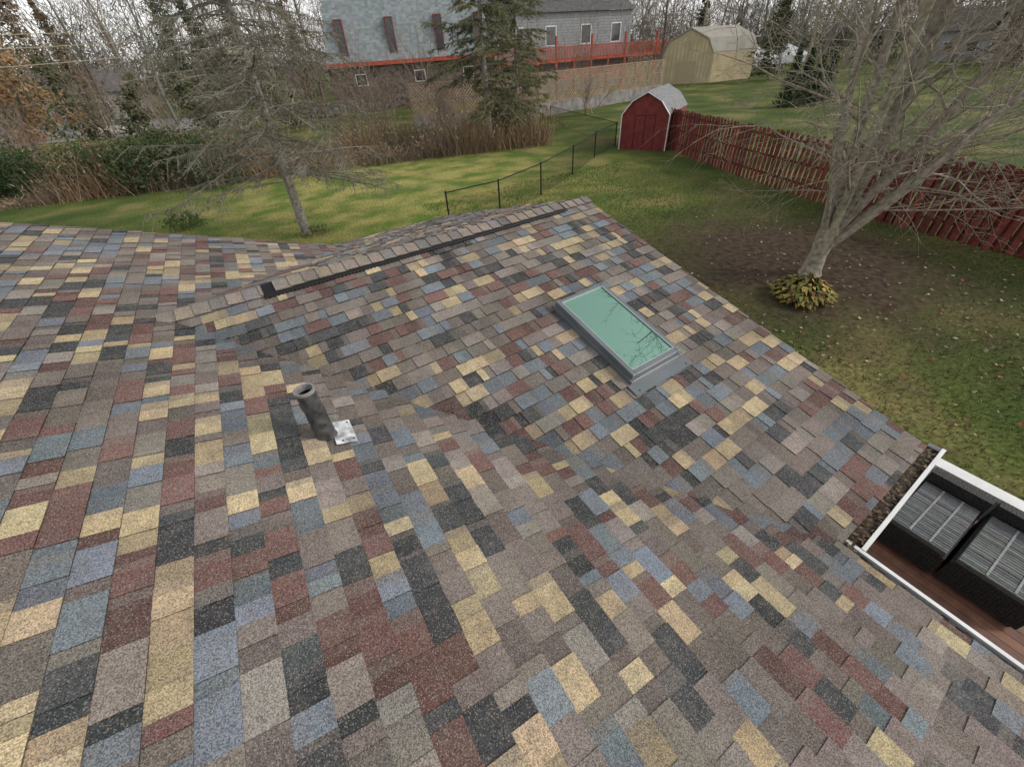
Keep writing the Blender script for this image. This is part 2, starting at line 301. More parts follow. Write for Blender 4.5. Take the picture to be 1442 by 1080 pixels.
def conifer(name,p,h,r,spread,lean,ncol,nb=70,needles=26,droop=-.06,b0=.12,tw=7,nl=(.07,.16)):
    e=empty(name); mb=MB(); nb_=MB(); tp=[p+V((lean[0],lean[1],0))*(i/10)**1.2+V((0,0,h*i/10-.05)) for i in range(11)]
    mb.tube(tp,[r*(1-i/11) for i in range(11)],9,(.25,.225,.195))
    for k in range(nb):
        t=b0+(.9-b0)*(k/nb); i=min(int(t*10),9); bp_=tp[i].lerp(tp[i+1],t*10-i)
        an=random.random()*6.283; ln=spread*(1-t)**.6*random.uniform(.5,1.1)+.3
        d=V((math.cos(an),math.sin(an),random.uniform(-.1,.25))).normalized(); pts=[bp_];q=bp_
        for j in range(5):
            d=(d+V((random.gauss(0,.07),random.gauss(0,.07),droop+random.gauss(0,.04)+(.05 if j>2 else 0)))).normalized(); q=q+d*ln/5; pts.append(q)
        mb.tube(pts,[r*.13*(1-j/6)+.005 for j in range(6)],4,jit((.19,.17,.15)))
        for m in range(int(ln*tw)):
            u=random.uniform(.15,1)*4.99; j=int(u); a=pts[j].lerp(pts[j+1],u-j); sd=d.cross(Z)*random.choice((-1,1))
            td=(sd+d*.7+V((0,0,random.uniform(-.8,.15)))).normalized(); tl=random.uniform(.2,.9)*min(1,ln/1.5); b_=a+td*tl+V((0,0,-.05))
            mb.tube([a,a.lerp(b_,.5)+V((0,0,.03)),b_],[.009,.007,.004],3,jit((.19,.175,.145)))
            for x in range(needles):
                c=a.lerp(b_,random.random()); nd=(td+V((random.gauss(0,.7),random.gauss(0,.7),random.gauss(0,.6)))).normalized()*random.uniform(*nl); s2=nd.orthogonal().normalized()*nl[0]*.2
                nb_.tri(tuple(c-s2),tuple(c+s2),tuple(c+nd),jit(ncol,.3))
    mb.obj('trunk_and_branches',bark,e); nb_.obj('needles',leafm,e)
conifer('sparse_spruce_tree',V((*P['ltree'],GZ)),12,.2,5.0,(.5,.6),(.19,.175,.12),145,7,b0=.17,tw=10)
conifer('spruce_tree',V((*P['t2'],GZ)),14,.25,4.6,(0,0),(.12,.125,.055),100,18,tw=9,nl=(.12,.26),droop=-.09)
conifer('spruce_tree',V((*P['t4'],GZ)),13,.22,4.4,(.3,0),(.12,.125,.055),90,18,tw=9,nl=(.12,.26),droop=-.09)
def cloud(mb,c,r,n,size,col,shell=.5):
    for _ in range(n):
        d=V((random.gauss(0,1),random.gauss(0,1),random.gauss(0,1))).normalized(); k=(shell+(1-shell)*random.random())*(1+.35*noise.noise(d*2.3+c))
        p=V((c.x+d.x*r[0]*k,c.y+d.y*r[1]*k,c.z+d.z*r[2]*k)); a=V((random.gauss(0,1),random.gauss(0,1),random.gauss(0,1))).normalized(); b_=a.orthogonal().normalized(); s=size*random.uniform(.5,1.3)
        cl=jit(col,.35); mb.quad(tuple(p-a*s),tuple(p-b_*s*.5),tuple(p+a*s),tuple(p+b_*s*.5),cl)
def twigs(mb,c,r,n,ln,wd,col):
    # sprays of thin upward twigs
    for _ in range(n):
        d=V((random.gauss(0,1),random.gauss(0,1),random.gauss(0,1))).normalized(); k=random.random()**.5
        p=V((c.x+d.x*r[0]*k,c.y+d.y*r[1]*k,c.z+d.z*r[2]*k)); a=V((d.x*.6+random.gauss(0,.35),d.y*.6+random.gauss(0,.35),.6+random.gauss(0,.35))).normalized()*ln*random.uniform(.6,1.4); s=a.cross(V((random.gauss(0,1),random.gauss(0,1),random.gauss(0,1)))).normalized()*wd
        mb.tri(tuple(p-s),tuple(p+s),tuple(p+a),jit(col,.25))
mb=MB(); h1=V((*P['hedge1'],GZ)); h3=V((*P['hedge3'],GZ)); 
for i in range(18):
    if i in (7,8): continue
    c=h1.lerp(h3,i/15-.2)+V((0,random.uniform(-.5,1.5),1.0)); cloud(mb,c,(1.7,1.4,random.uniform(1.3,2.3)),1200,.11,(.036,.056,.022))
mb.obj('evergreen_hedge',leafm)
mb=MB(); A=V((*P['brush1'],GZ)); B=V((*P['brush2'],GZ)); nrm=(B-A).cross(Z).normalized(); nrm=nrm if nrm.y>0 else -nrm
for _ in range(17000):
    p=A.lerp(B,random.uniform(-.75,1.05))+nrm*(abs(random.gauss(0,4.5))-.8*random.random()); h=random.uniform(.4,2.6)*max(.2,.8+1.4*noise.noise(p*.35)); d=V((random.gauss(0,.4),random.gauss(0,.4),1)).normalized(); sd=V((random.gauss(0,1),random.gauss(0,1),0)).normalized()*.02
    c=(.27,.185,.115) if noise.noise(p*.2+V((5,5,5)))>0 else (.19,.145,.105)
    mb.tri(tuple(p-sd),tuple(p+sd),tuple(p+d*h),jit(c,.4))
    if random.random()<.5: q=p+d*h*.8; e=V((random.gauss(0,.2),random.gauss(0,.2),.15)); mb.tri(tuple(q-sd*2),tuple(q+sd*2),tuple(q+e),jit((.27,.20,.13),.4))
mb.obj('dry_brush',leafm)
cfgs=dict(seg=[5,4,3],wig=[.12,.18,.2],up=[.03,.03,0],n=[0,9,6],t0=[.15,.15],len=[.5,.5],rad=[.5,.5],ang=[.6,.7],sides=[4,3,3],col=(.23,.18,.14),rmin=.012)
for (x,y,hgt,n) in ((14.8,42.3,6,7),(-7.4,52.9,8,8),(12,37,4.5,7),(18.5,36,4.5,7),(24,34,4,6),(5,44,6.5,7),(-2,44,6,7),(-11,40,5,6),(-17,46,8,7),(33,34,3.5,5),(15,50,8,8),(22,50,9,8),(30,47,9,8),(40,46,9,7),(10,52,8,7),(50,44,8,6),(2,50,9,6),(9,33,4,7),(16,31,3.5,7),(36,50,9,6)):
    mb=MB(); p=V((x,y,GZ))
    for j in range(n): grow(mb,p+V((random.uniform(-.7,.7),random.uniform(-.7,.7),0)),V((random.uniform(-.5,.5),random.uniform(-.5,.5),1)),hgt*random.uniform(.7,1.1),.06,0,cfgs)
    mb.obj('bare_shrub_tree',bark)
mb=MB(); p=V((*P['tr1'],GZ)); h=9.5; grow(mb,p,Z,h*.9,.25,0,dict(cfgs,n=[0,16,8]))
for k in range(34): a_=random.random()*6.28; rr_=random.uniform(0,h*.45); cloud(mb,p+V((math.cos(a_)*rr_,math.sin(a_)*rr_,h*random.uniform(.2,.95))),(h*.16,h*.16,h*.10),150,.16,(.24,.15,.08),.1)
mb.obj('rust_leaf_oak_tree',leafm)
mb=MB()
for (x,y,h) in ((-6,58,6),(-1,60,7),(3,57,5),(-20,60,8),(8,56,4.5),(-11,62,8)):
    for k in range(6): cloud(mb,V((x+random.uniform(-1.2,1.2),y,GZ+h*(.15+.14*k))),(h*.28*(1-k/9),h*.28*(1-k/9),h*.14),240,.22,(.075,.085,.04),.2)
mb.obj('evergreen_shrubs',leafm)
mb=MB(); p=V((*P['bush'],GZ)); cloud(mb,p+V((0,0,.3)),(.9,.7,.4),1200,.05,(.06,.10,.03)); cloud(mb,V((*P['ltree'],GZ))+V((.3,-.2,.1)),(.7,.5,.25),400,.05,(.10,.10,.045)); mb.obj('shrub',leafm)
mb=MB()
for dx in (-1.2,0,1.1,2.1):
    p=V((*P['ev'],GZ))+RT*dx; h=4.3*random.uniform(.85,1.05)
    for k in range(8): cloud(mb,p+V((0,0,h*(.08+.12*k))),(1.0*(1-k/9),1.0*(1-k/9),h*.1),420,.11,(.035,.06,.022),.4)
mb.obj('arborvitae_trees',leafm)
# distant trees
mb=MB(); cfgd=dict(seg=[5,4,2,1],wig=[.08,.15,.2,.1],up=[.03,.05,0,0],n=[0,13,7,4],t0=[.12,.15,.1],len=[.45,.5,.5],rad=[.45,.5,.6],ang=[.6,.7,.7],sides=[5,3,3,3],col=(.20,.175,.15),rmin=.024)
for i in range(88):
    an=math.radians(-32+i*1.45+random.uniform(-1,1)); dist=random.uniform(78,118); p=V((CAM[0]+math.sin(an)*dist,CAM[1]+math.cos(an)*dist,GZ)); lf_=1.25 if i<32 else 1
    if random.random()<.72: h=random.uniform(14,19)*lf_; grow(mb,p,Z,h,.28,0,dict(cfgd,col=jit(random.choice(((.24,.21,.18),(.29,.24,.19),(.19,.175,.15))),.2)))
    else:
        h=random.uniform(9,15)*lf_; c=random.choice(((.055,.07,.038),(.08,.085,.04),(.14,.11,.07)))
        for k in range(11): cloud(mb,p+V((random.uniform(-.5,.5),random.uniform(-.5,.5),h*(.08+.09*k))),(h*.24*(1-k/11.5)*random.uniform(.8,1.2),)*2+(h*.07,),170,.28,c,.1)
for i in range(150):
    an=math.radians(-36+i*.9+random.uniform(-1,1)); dist=random.uniform(122,150); p=V((CAM[0]+math.sin(an)*dist,CAM[1]+math.cos(an)*dist,GZ)); h=random.uniform(13,20)*(1.3 if i<55 else 1)
    c=random.choice(((.25,.225,.20),(.28,.245,.21),(.20,.19,.155),(.24,.22,.20)))  # far twigs tinted lighter, distance haze put into their colour
    twigs(mb,p+V((0,0,h*.42)),(5.5,5.5,h*.5),420,2.2,.07,c); cloud(mb,p+V((0,0,h*.22)),(5.5,4,h*.26),130,.6,(.15,.14,.11),.05); mb.tube([p,p+Z*h*.5,p+Z*h*.85],[.25,.16,.05],4,c)
mb.obj('distant_trees',leafm)
# ---------- ground
gm=mat('lawn'); nt=gm.node_tree; b=nt.nodes['Principled BSDF']; b.inputs['Roughness'].default_value=.95; b.inputs['Specular IOR Level'].default_value=.1
tc=nt.nodes.new('ShaderNodeTexCoord')
def nz(sc,det=6):
    n=nt.nodes.new('ShaderNodeTexNoise'); n.inputs['Scale'].default_value=sc; n.inputs['Detail'].default_value=det; nt.links.new(tc.outputs['Object'],n.inputs['Vector']); return n.outputs['Fac']
def ramp(f,pts):
    r=nt.nodes.new('ShaderNodeValToRGB'); nt.links.new(f,r.inputs[0])
    while len(r.color_ramp.elements)<len(pts): r.color_ramp.elements.new(.5)
    for e,(x,c) in zip(r.color_ramp.elements,pts): e.position=x; e.color=(*c,1)
    return r.outputs[0]
def mix(f,a,b_,mode='MIX'):
    m=nt.nodes.new('ShaderNodeMix'); m.data_type='RGBA'; m.blend_type=mode
    if isinstance(f,float): m.inputs['Factor'].default_value=f
    else: nt.links.new(f,m.inputs['Factor'])
    nt.links.new(a,m.inputs['A']); nt.links.new(b_,m.inputs['B']); return m.outputs['Result']
def mrange(f,a,b_,c,d):
    m=nt.nodes.new('ShaderNodeMapRange'); nt.links.new(f,m.inputs[0]); m.inputs[1].default_value=a; m.inputs[2].default_value=b_; m.inputs[3].default_value=c; m.inputs[4].default_value=d; return m.outputs[0]
def blob(cx,cy,r0,r1,amt=4.5,sc=.9):
    vd=nt.nodes.new('ShaderNodeVectorMath'); vd.operation='DISTANCE'; nt.links.new(tc.outputs['Object'],vd.inputs[0]); vd.inputs[1].default_value=(cx,cy,0)
    ad=nt.nodes.new('ShaderNodeMath'); ad.operation='MULTIPLY_ADD'; nt.links.new(nz(sc),ad.inputs[0]); ad.inputs[1].default_value=amt; nt.links.new(vd.outputs['Value'],ad.inputs[2]); return mrange(ad.outputs[0],r0,r1,1,0)
base=ramp(nz(.3,4),[(.36,(.055,.088,.022)),(.52,(.095,.125,.034)),(.66,(.20,.18,.075))])
warm=ramp(nz(.6,5),[(.38,(.11,.175,.035)),(.62,(.34,.31,.11))])
base=mix(blob(8,20,8,18,5,.3),base,warm)
fine=ramp(nz(11,8),[(.3,(.45,.45,.45)),(.7,(1.45,1.42,1.35))])
lawn=mix(1.0,base,fine,'MULTIPLY')
brn=ramp(nz(3,8),[(.3,(.08,.06,.035)),(.7,(.19,.14,.09))])
lawn=mix(mrange(nz(1.1,7),.57,.70,0,.5),lawn,brn)
soil=ramp(nz(5,8),[(.3,(.036,.026,.018)),(.7,(.11,.08,.055))])
res=mix(blob(P['btree'][0]+.6,P['btree'][1]+.8,4.6,8.6),lawn,soil); nt.links.new(res,b.inputs['Base Color'])
mb=MB(); mb.quad((-900,-900,0),(900,-900,0),(900,1500,0),(-900,1500,0)); g=mb.obj('ground',gm); g.location.z=GZ
mb=MB()
for _ in range(60000):
    x=random.uniform(6,20); y=random.uniform(-7,16)
    dd=math.hypot(x-14.2,y-2.3)
    if dd<random.uniform(2.6,5.5) or x<7.5 and y>-3: continue
    an=random.random()*6.28; h=random.uniform(.03,.08); p=V((x,y,GZ)); sd=V((math.cos(an),math.sin(an),0))*.011; nn=noise.noise(V((x*.25,y*.25,0)))
    c=(.075,.115,.03) if nn<.12 else (.18,.17,.065)
    mb.tri(tuple(p-sd),tuple(p+sd),tuple(p+V((random.gauss(0,.03),random.gauss(0,.03),h))),jit(c,.4))
mb.obj('grass_blades',leafm)
mb=MB()
for _ in range(1000):
    x=random.gauss(13,3.4); y=random.gauss(-.8,3.8)
    if x<8: continue
    a=V((random.gauss(0,1),random.gauss(0,1),random.gauss(0,.3))).normalized(); b_=a.cross(Z).normalized()+Z*random.gauss(0,.3); s=random.uniform(.02,.055); p=V((x,y,GZ+.04)); mb.quad(tuple(p-a*s),tuple(p-b_*s*.7),tuple(p+a*s),tuple(p+b_*s*.7),jit(random.choice(((.32,.24,.15),(.25,.15,.08),(.28,.10,.06),(.42,.36,.27))),.25))
mb.obj('fallen_leaves',leafm)
mb=MB(); pc=V((*P['plant'],GZ))
for _ in range(460):
    an=random.random()*6.283; r0=random.random()**.6*.62; o=pc+V((math.cos(an)*r0,math.sin(an)*r0,0)); d=V((math.cos(an+random.gauss(0,.5)),math.sin(an+random.gauss(0,.5)),0)).normalized(); h=random.uniform(.2,.6)*(1.15-r0); q1=o+d*.06+Z*h; q2=o+d*random.uniform(.14,.26)+Z*h*random.uniform(.6,.95); sd=d.cross(Z)*random.uniform(.04,.065); c=jit(random.choice(((.38,.31,.07),(.22,.22,.06),(.42,.30,.09),(.18,.10,.05),(.12,.14,.04))),.25)
    mb.tri(tuple(o),tuple(q1-sd),tuple(q1+sd),jit((.12,.11,.04),.2)); mb.tri(tuple(q1-sd),tuple(q2),tuple(q1+sd),c)
mb.obj('hosta_plant',leafm)
# red fence
rw=mat('red_stained_wood',attr=True,nscale=7,namt=.35,rough=.7)
mb=MB(); path=[P[k] for k in ('rf1','rf2','rf3','rf4','rf5')]; e=V(path[4])-V(path[3]); path.append(tuple(V(path[4])+e.normalized()*12))
def fence_path(path,step):
    out=[]; 
    for a,b_ in zip(path,path[1:]):
        a=V(a);b_=V(b_); l=(b_-a).length; n=int(l/step)
        for i in range(n): out.append((a.lerp(b_,i/n),(b_-a).normalized()))
    return out
for i,(p,t) in enumerate(fence_path(path,.135)):
    off=(.06 if i%2 else -.06)+random.uniform(-.01,.01); nn=V((-t.y,t.x)); h=2.15+random.uniform(-.08,.04); o=V((p.x+nn.x*off,p.y+nn.y*off,GZ)); wd=.155; c=jit((.17,.042,.036),.35); tl=random.gauss(0,.025)
    T=V((t.x,t.y,0)); Nn=V((nn.x,nn.y,0)); k=.03; D=T*tl
    fr=[o,o+T*wd,o+T*wd+D+Z*(h-k),o+T*(wd-k)+D+Z*h,o+T*k+D+Z*h,o+D+Z*(h-k)]
    mb.poly(fr,c); mb.poly([x+Nn*.02 for x in reversed(fr)],c)
    for j in range(6): a_,b_=fr[j],fr[(j+1)%6]; mb.quad(tuple(a_),tuple(a_+Nn*.02),tuple(b_+Nn*.02),tuple(b_),c)
for i,(p,t) in enumerate(fence_path(path,2.6)):
    mb.box((p.x-.05,p.y-.05,GZ),(.1,0,0),(0,.1,0),(0,0,2.2),(.12,.03,.025))
for a,b_ in zip(path,path[1:]):
    for z in (.4,1.1,1.85): mb.box((a[0]-.02,a[1]-.02,GZ+z),(b_[0]-a[0],b_[1]-a[1],0),(.03,.04,0),(0,0,.09),(.12,.03,.025))
mb.obj('red_wooden_fence',rw)
# chain link
mb=MB(); path=[P[k] for k in ('cl1','cl2','cl3','cl4','cl5','cl6','cl7')]; H=1.35
for p in path: mb.tube([V((*p,GZ)),V((*p,GZ+H+.06))],[.035,.035],8,cap=True)
for a,b_ in zip(path,path[1:]):
    a=V((*a,GZ));b_=V((*b_,GZ)); mb.tube([a+V((0,0,H)),b_+V((0,0,H))],[.024,.024],6); l=(b_-a).length; T=(b_-a)/l; x=-H
    while x<l:
        for sg in (0,1):
            x0_,x1_=max(x,0),min(x+H,l)
            if x1_<=x0_: continue
            z0,z1=(x0_-x),(x1_-x)
            if sg: z0,z1=H-z0,H-z1
            mb.tube([a+T*x0_+V((0,0,z0)),a+T*x1_+V((0,0,z1))],[.0025,.0025],3)
        x+=.09
mb.obj('chain_link_fence',black)
# ---------- gambrel shed
sh_=empty('red_gambrel_shed'); A=V((*P['shA'],GZ)); T=V((.47,-.88,0)).normalized(); wd=2.95; Dn=V((.88,.47,0)).normalized(); dl=4.6
prof=[(0,0),(0,1.9),(.2,2.6),(.5,3.05),(.8,2.6),(1,1.9),(1,0)]
pt=lambda u,h,d:A+T*(u*wd)+Z*h+Dn*d
m=MB(); m.poly([pt(u,h,0) for u,h in prof]); m.poly([pt(u,h,dl) for u,h in reversed(prof)])
for i in (0,5): a,b_=prof[i],prof[i+1]; m.quad(*(tuple(x) for x in (pt(*a,0),pt(*a,dl),pt(*b_,dl),pt(*b_,0))))
redw=mat('red_paint',(.19,.035,.032),.7,nscale=3,namt=.25); m.obj('walls',redw,sh_)
m=MB()
for i in range(1,5):
    a,b_=prof[i],prof[i+1]
    m.box(tuple(pt(a[0],a[1]+.01,-.12)),tuple(pt(*b_,0)-pt(*a,0)),tuple(Dn*(dl+.24)),(0,0,.05),jit((.20,.20,.21),.1))
m.obj('roof',mat('grey_shed_shingle',attr=True,nscale=5,namt=.25),sh_)
m=MB()
for i in range(0,6):
    a,b_=prof[i],prof[i+1]; m.tube([pt(*a,-.14),pt(*b_,-.14)],[.035,.035],4)
m.obj('white_trim',white,sh_)
m=MB(); 
for u in (.28,.49,.70): m.box(tuple(pt(u,0.05,-.03)),tuple(T*.04),tuple(Dn*.03),(0,0,1.8))
m.box(tuple(pt(.28,1.85,-.03)),tuple(T*(.42*wd+.04)),tuple(Dn*.03),(0,0,.05)); m.obj('door_battens',mat('dark_red_paint',(.11,.02,.02),.7),sh_)
# ---------- retaining wall + lattice
lf=empty('lattice_fence'); path=[P['lat1'],P['lat3'],P['lat2']]; hw=1.1; hl=2.4; m1=MB(); m2=MB()
for a,b_ in zip(path,path[1:]):
    a=V((*a,GZ));b_=V((*b_,GZ)); l=(b_-a).length; T=(b_-a)/l; n_=V((-T.y,T.x,0))
    m1.box(tuple(a),tuple(b_-a),tuple(n_*.3),(0,0,hw))
    x=0
    while x<l: m2.box(tuple(a+T*x+n_*.1+Z*hw),tuple(T*.12),tuple(n_*.12),(0,0,hl+.15),(.22,.16,.11)); x+=2.5
    for z in (0,.5*hl,hl): m2.box(tuple(a+n_*.08+Z*(hw+z)),tuple(b_-a),tuple(n_*.05),(0,0,.1),(.26,.19,.13))
    x=-hl
    while x<l:
        for sg in (0,1):
            x0_,x1_=max(x,0),min(x+hl,l)
            if x1_<=x0_: continue
            z0,z1=x0_-x,x1_-x
            if sg: z0,z1=hl-z0,hl-z1
            o=a+n_*(.12+.02*sg)+Z*hw; m2.quad(tuple(o+T*x0_+Z*z0),tuple(o+T*(x0_+.10)+Z*z0),tuple(o+T*(x1_+.10)+Z*z1),tuple(o+T*x1_+Z*z1),jit((.32,.24,.17),.2))
        x+=.30
m1.obj('retaining_wall',mat('concrete',(.21,.20,.19),.9,nscale=1.5,namt=.35),lf); m2.obj('lattice',mat('stained_lattice',attr=True,nscale=2,namt=.2),lf)
# ---------- mansard house
mh=empty('mansard_house'); A=V((*P['house1'],GZ)); B=V((*P['house2'],GZ)); T=(B-A).normalized(); wd=(B-A).length; Dn=V((-T.y,T.x,0)); Dn=Dn if Dn.y>0 else -Dn; hb=4.9; dl=9
m=MB(); m.box(tuple(A),tuple(T*wd),tuple(Dn*dl),(0,0,hb)); m.obj('stone_base',mat('fieldstone',(.13,.10,.085),.9,nscale=2.5,namt=.6,bump=.8),mh)
m=MB(); m.box(tuple(A-T*.4-Dn*.6+Z*hb),tuple(T*(wd+.8)),tuple(Dn*(dl+1.2)),(0,0,.45)); m.obj('red_eave_band',mat('red_trim',(.38,.08,.045),.6,nscale=2,namt=.2),mh)
m=MB(); z0=hb+.45; z1=z0+6.2; i_=1.3
b0=[A+Z*(z0),A+T*wd+Z*z0,A+T*wd+Dn*dl+Z*z0,A+Dn*dl+Z*z0]; t0=[A+T*i_+Dn*i_+Z*z1,A+T*(wd-i_)+Dn*i_+Z*z1,A+T*(wd-i_)+Dn*(dl-i_)+Z*z1,A+T*i_+Dn*(dl-i_)+Z*z1]
nrow=26
for k in range(4):
    a0,a1=b0[k],b0[(k+1)%4]; c0,c1=t0[k],t0[(k+1)%4]
    for r in range(nrow):
        for cidx in range(50):
            f=lambda u,v:tuple(a0.lerp(a1,u).lerp(c0.lerp(c1,u),v)); m.quad(f(cidx/50,r/nrow),f((cidx+1)/50,r/nrow),f((cidx+1)/50,(r+1)/nrow),f(cidx/50,(r+1)/nrow),jit((.25,.285,.30),.2))
m.poly(t0,(.1,.1,.1)); m.obj('mansard_roof',mat('grey_shakes',attr=True,rough=.9),mh)
mg=MB(); mw=MB(); glassd=mat('dark_window_glass',(.04,.045,.05),.1,.6)
for u in (.1,.38,.66,.9):
    o=A+T*(wd*u)+Dn*.1+Z*(z0+.6); hh=3.6
    mw.box(tuple(o-T*.12),tuple(T*.12),tuple(Dn*1.2),(0,0,hh)); mw.box(tuple(o+T*.8),tuple(T*.12),tuple(Dn*1.2),(0,0,hh)); mw.box(tuple(o+Z*hh-T*.12),tuple(T*1.04),tuple(Dn*1.2),(0,0,.12)); mg.box(tuple(o+Dn*.05),tuple(T*.8),tuple(Dn*1.1),(0,0,hh))
mw.obj('dormer_trim',redw,mh); 
mw=MB()
for u in (.15,.5,.8):
    o=A+T*(wd*u)-Dn*.04+Z*(hb-2.0); mw.box(tuple(o-T*.1-Z*.1),tuple(T*1.5),tuple(Dn*.02),(0,0,1.3)); mg.box(tuple(o-Dn*.02),tuple(T*1.3),tuple(Dn*.02),(0,0,1.1))
mw.obj('window_frames',white,mh); mg.obj('window_glass',glassd,mh)
C=V((*P['house3'],GZ)); T2=(C-B).normalized(); wd2=(C-B).length; D2=V((-T2.y,T2.x,0)); D2=D2 if D2.y>0 else -D2
B2=B+D2*1.5; hr=hb+4.4
m=MB(); m.box(tuple(B2+T*.05),tuple(T2*wd2*.8),tuple(D2*8),(0,0,hr)); 
m.obj('right_wing_walls',mat('grey_siding',(.29,.305,.315),.8,nscale=2,namt=.15),mh)
m=MB(); 
for k in range(26): m.box(tuple(B2-D2*.03+Z*(.4+k*.33)),tuple(T2*wd2*.8),tuple(D2*.02),(0,0,.03))
m.obj('siding_laps',mat('siding_shadow',(.18,.18,.18),.8),mh)
m=MB(); r0=B2+Z*hr-T2*.4-D2*.5; m.quad(tuple(r0),tuple(r0+T2*(wd2*.8+.8)),tuple(r0+T2*(wd2*.8+.8)+D2*4.5+Z*2),tuple(r0+D2*4.5+Z*2)); r1=r0+D2*9; m.quad(tuple(r1),tuple(r1+T2*(wd2*.8+.8)),tuple(r1+T2*(wd2*.8+.8)-D2*4.5+Z*2),tuple(r1-D2*4.5+Z*2)); m.obj('right_wing_roof',mat('dark_roof',(.1,.1,.1),.9,nscale=2),mh)
mg=MB(); mw=MB()
for u in (.12,.3,.5,.68):
    o=B2+T2*(wd2*u)-D2*.05+Z*(hb+.8); mw.box(tuple(o-T2*.12-Z*.12),tuple(T2*1.8),tuple(D2*.03),(0,0,2.3)); mg.box(tuple(o-D2*.02),tuple(T2*1.56),tuple(D2*.02),(0,0,2.06))
mw.obj('right_window_frames',white,mh); mg.obj('right_window_glass',glassd,mh)
m=MB(); o=B-D2*1.5+Z*(hb*.75); m.box(tuple(o),tuple(T2*wd2),tuple(D2*2.8),(0,0,.35))
x=0
while x<wd2: m.box(tuple(o+T2*x+Z*.35),tuple(T2*.10),tuple(D2*.08),(0,0,1.3)); x+=.26
m.box(tuple(o+Z*1.65),tuple(T2*wd2),tuple(D2*.15),(0,0,.14))
x=0
while x<wd2: m.box(tuple(o+T2*x-Z*hb*.75),tuple(T2*.25),tuple(D2*.25),(0,0,hb*.75+ (3.0 if int(x/3)%2 else 0))); x+=3
m.box(tuple(o+T2*(wd2*.3)-D2*1.2-Z*1.9),tuple(T2*wd2*.4),tuple(D2*1.2),(0,0,.25))
x=0
while x<wd2*.4: m.box(tuple(o+T2*(wd2*.3+x)-D2*1.2-Z*1.65),tuple(T2*.08),tuple(D2*.08),(0,0,1.0)); x+=.3
for k in range(10): m.box(tuple(o+T2*(wd2*.72+.35*k)-D2*.8-Z*(.3*k)),tuple(T2*.35),tuple(D2*.8),(0,0,.08))
m.obj('red_deck',mat('bright_red_paint',(.38,.075,.042),.65,nscale=1,namt=.3),mh)
# ---------- cream shed
cb=empty('cream_gable_shed'); A=V((*P['barn1'],GZ)); B=V((*P['barn2'],GZ)); T=(B-A).normalized(); wd=7.2; Dn=V((-T.y,T.x,0)); Dn=Dn if Dn.y>0 else -Dn; Dn=(Dn+T*1.3).normalized(); A=A+T*.6; hbn=6.4
prof=[(0,0),(0,hbn*.55),(.13,hbn*.80),(.5,hbn),(.87,hbn*.80),(1,hbn*.55),(1,0)]
pt=lambda u,h,d:A+T*(u*wd)+Z*h+Dn*d
dl=8; m=MB(); m.poly([pt(u,h,0) for u,h in prof]); m.poly([pt(u,h,dl) for u,h in reversed(prof)])
for i in (0,5): a,b_=prof[i],prof[i+1]; m.quad(*(tuple(x) for x in (pt(*a,0),pt(*a,dl),pt(*b_,dl),pt(*b_,0))))
m.obj('walls',mat('cream_siding',(.48,.40,.25),.7,nscale=.8,namt=.15),cb)
m=MB()
for k in range(13): u=.04+k*.075; hh=hbn*(.53 if u<.1 or u>.9 else .78); m.box(tuple(pt(u,.1,-.05)),tuple(T*.05),tuple(Dn*.04),(0,0,hh))
m.box(tuple(pt(.32,0,-.10)),tuple(T*wd*.36),tuple(Dn*.03),(0,0,hbn*.42)); m.obj('battens_and_door',mat('cream_trim',(.38,.32,.2),.7),cb)
m=MB()
for i in range(1,5): a,b_=prof[i],prof[i+1]; m.box(tuple(pt(a[0],a[1]+.02,-.3)),tuple(pt(*b_,0)-pt(*a,0)),tuple(Dn*(dl+.6)),(0,0,.12))
m.obj('roof',mat('pale_shingle_roof',(.33,.31,.27),.8,nscale=1,namt=.15),cb)
# white canopy
wc=empty('white_canopy_tent'); A=V((*P['wht'],GZ)); B=V((*P['wht2'],GZ)); T=(B-A).normalized(); wd=(B-A).length; Dn=V((-T.y,T.x,0)); Dn=Dn if Dn.y>0 else -Dn; m=MB()
for k in range(2):
    o=A+T*(wd*k/2); ww=wd/2*.92; h=2.2; ap=o+T*ww/2+Dn*ww/2+Z*3.8; cs=[o+Z*h,o+T*ww+Z*h,o+T*ww+Dn*ww+Z*h,o+Dn*ww+Z*h]
    for i in range(4): m.tri(tuple(cs[i]),tuple(cs[(i+1)%4]),tuple(ap)); m.quad(tuple(cs[i]),tuple(cs[(i+1)%4]),tuple(cs[(i+1)%4]-Z*.9),tuple(cs[i]-Z*.9)); m.tube([cs[i]-Z*h,cs[i]],[.05,.05],6)
m.obj('canopy',mat('white_fabric',(.55,.57,.6),.7),wc)
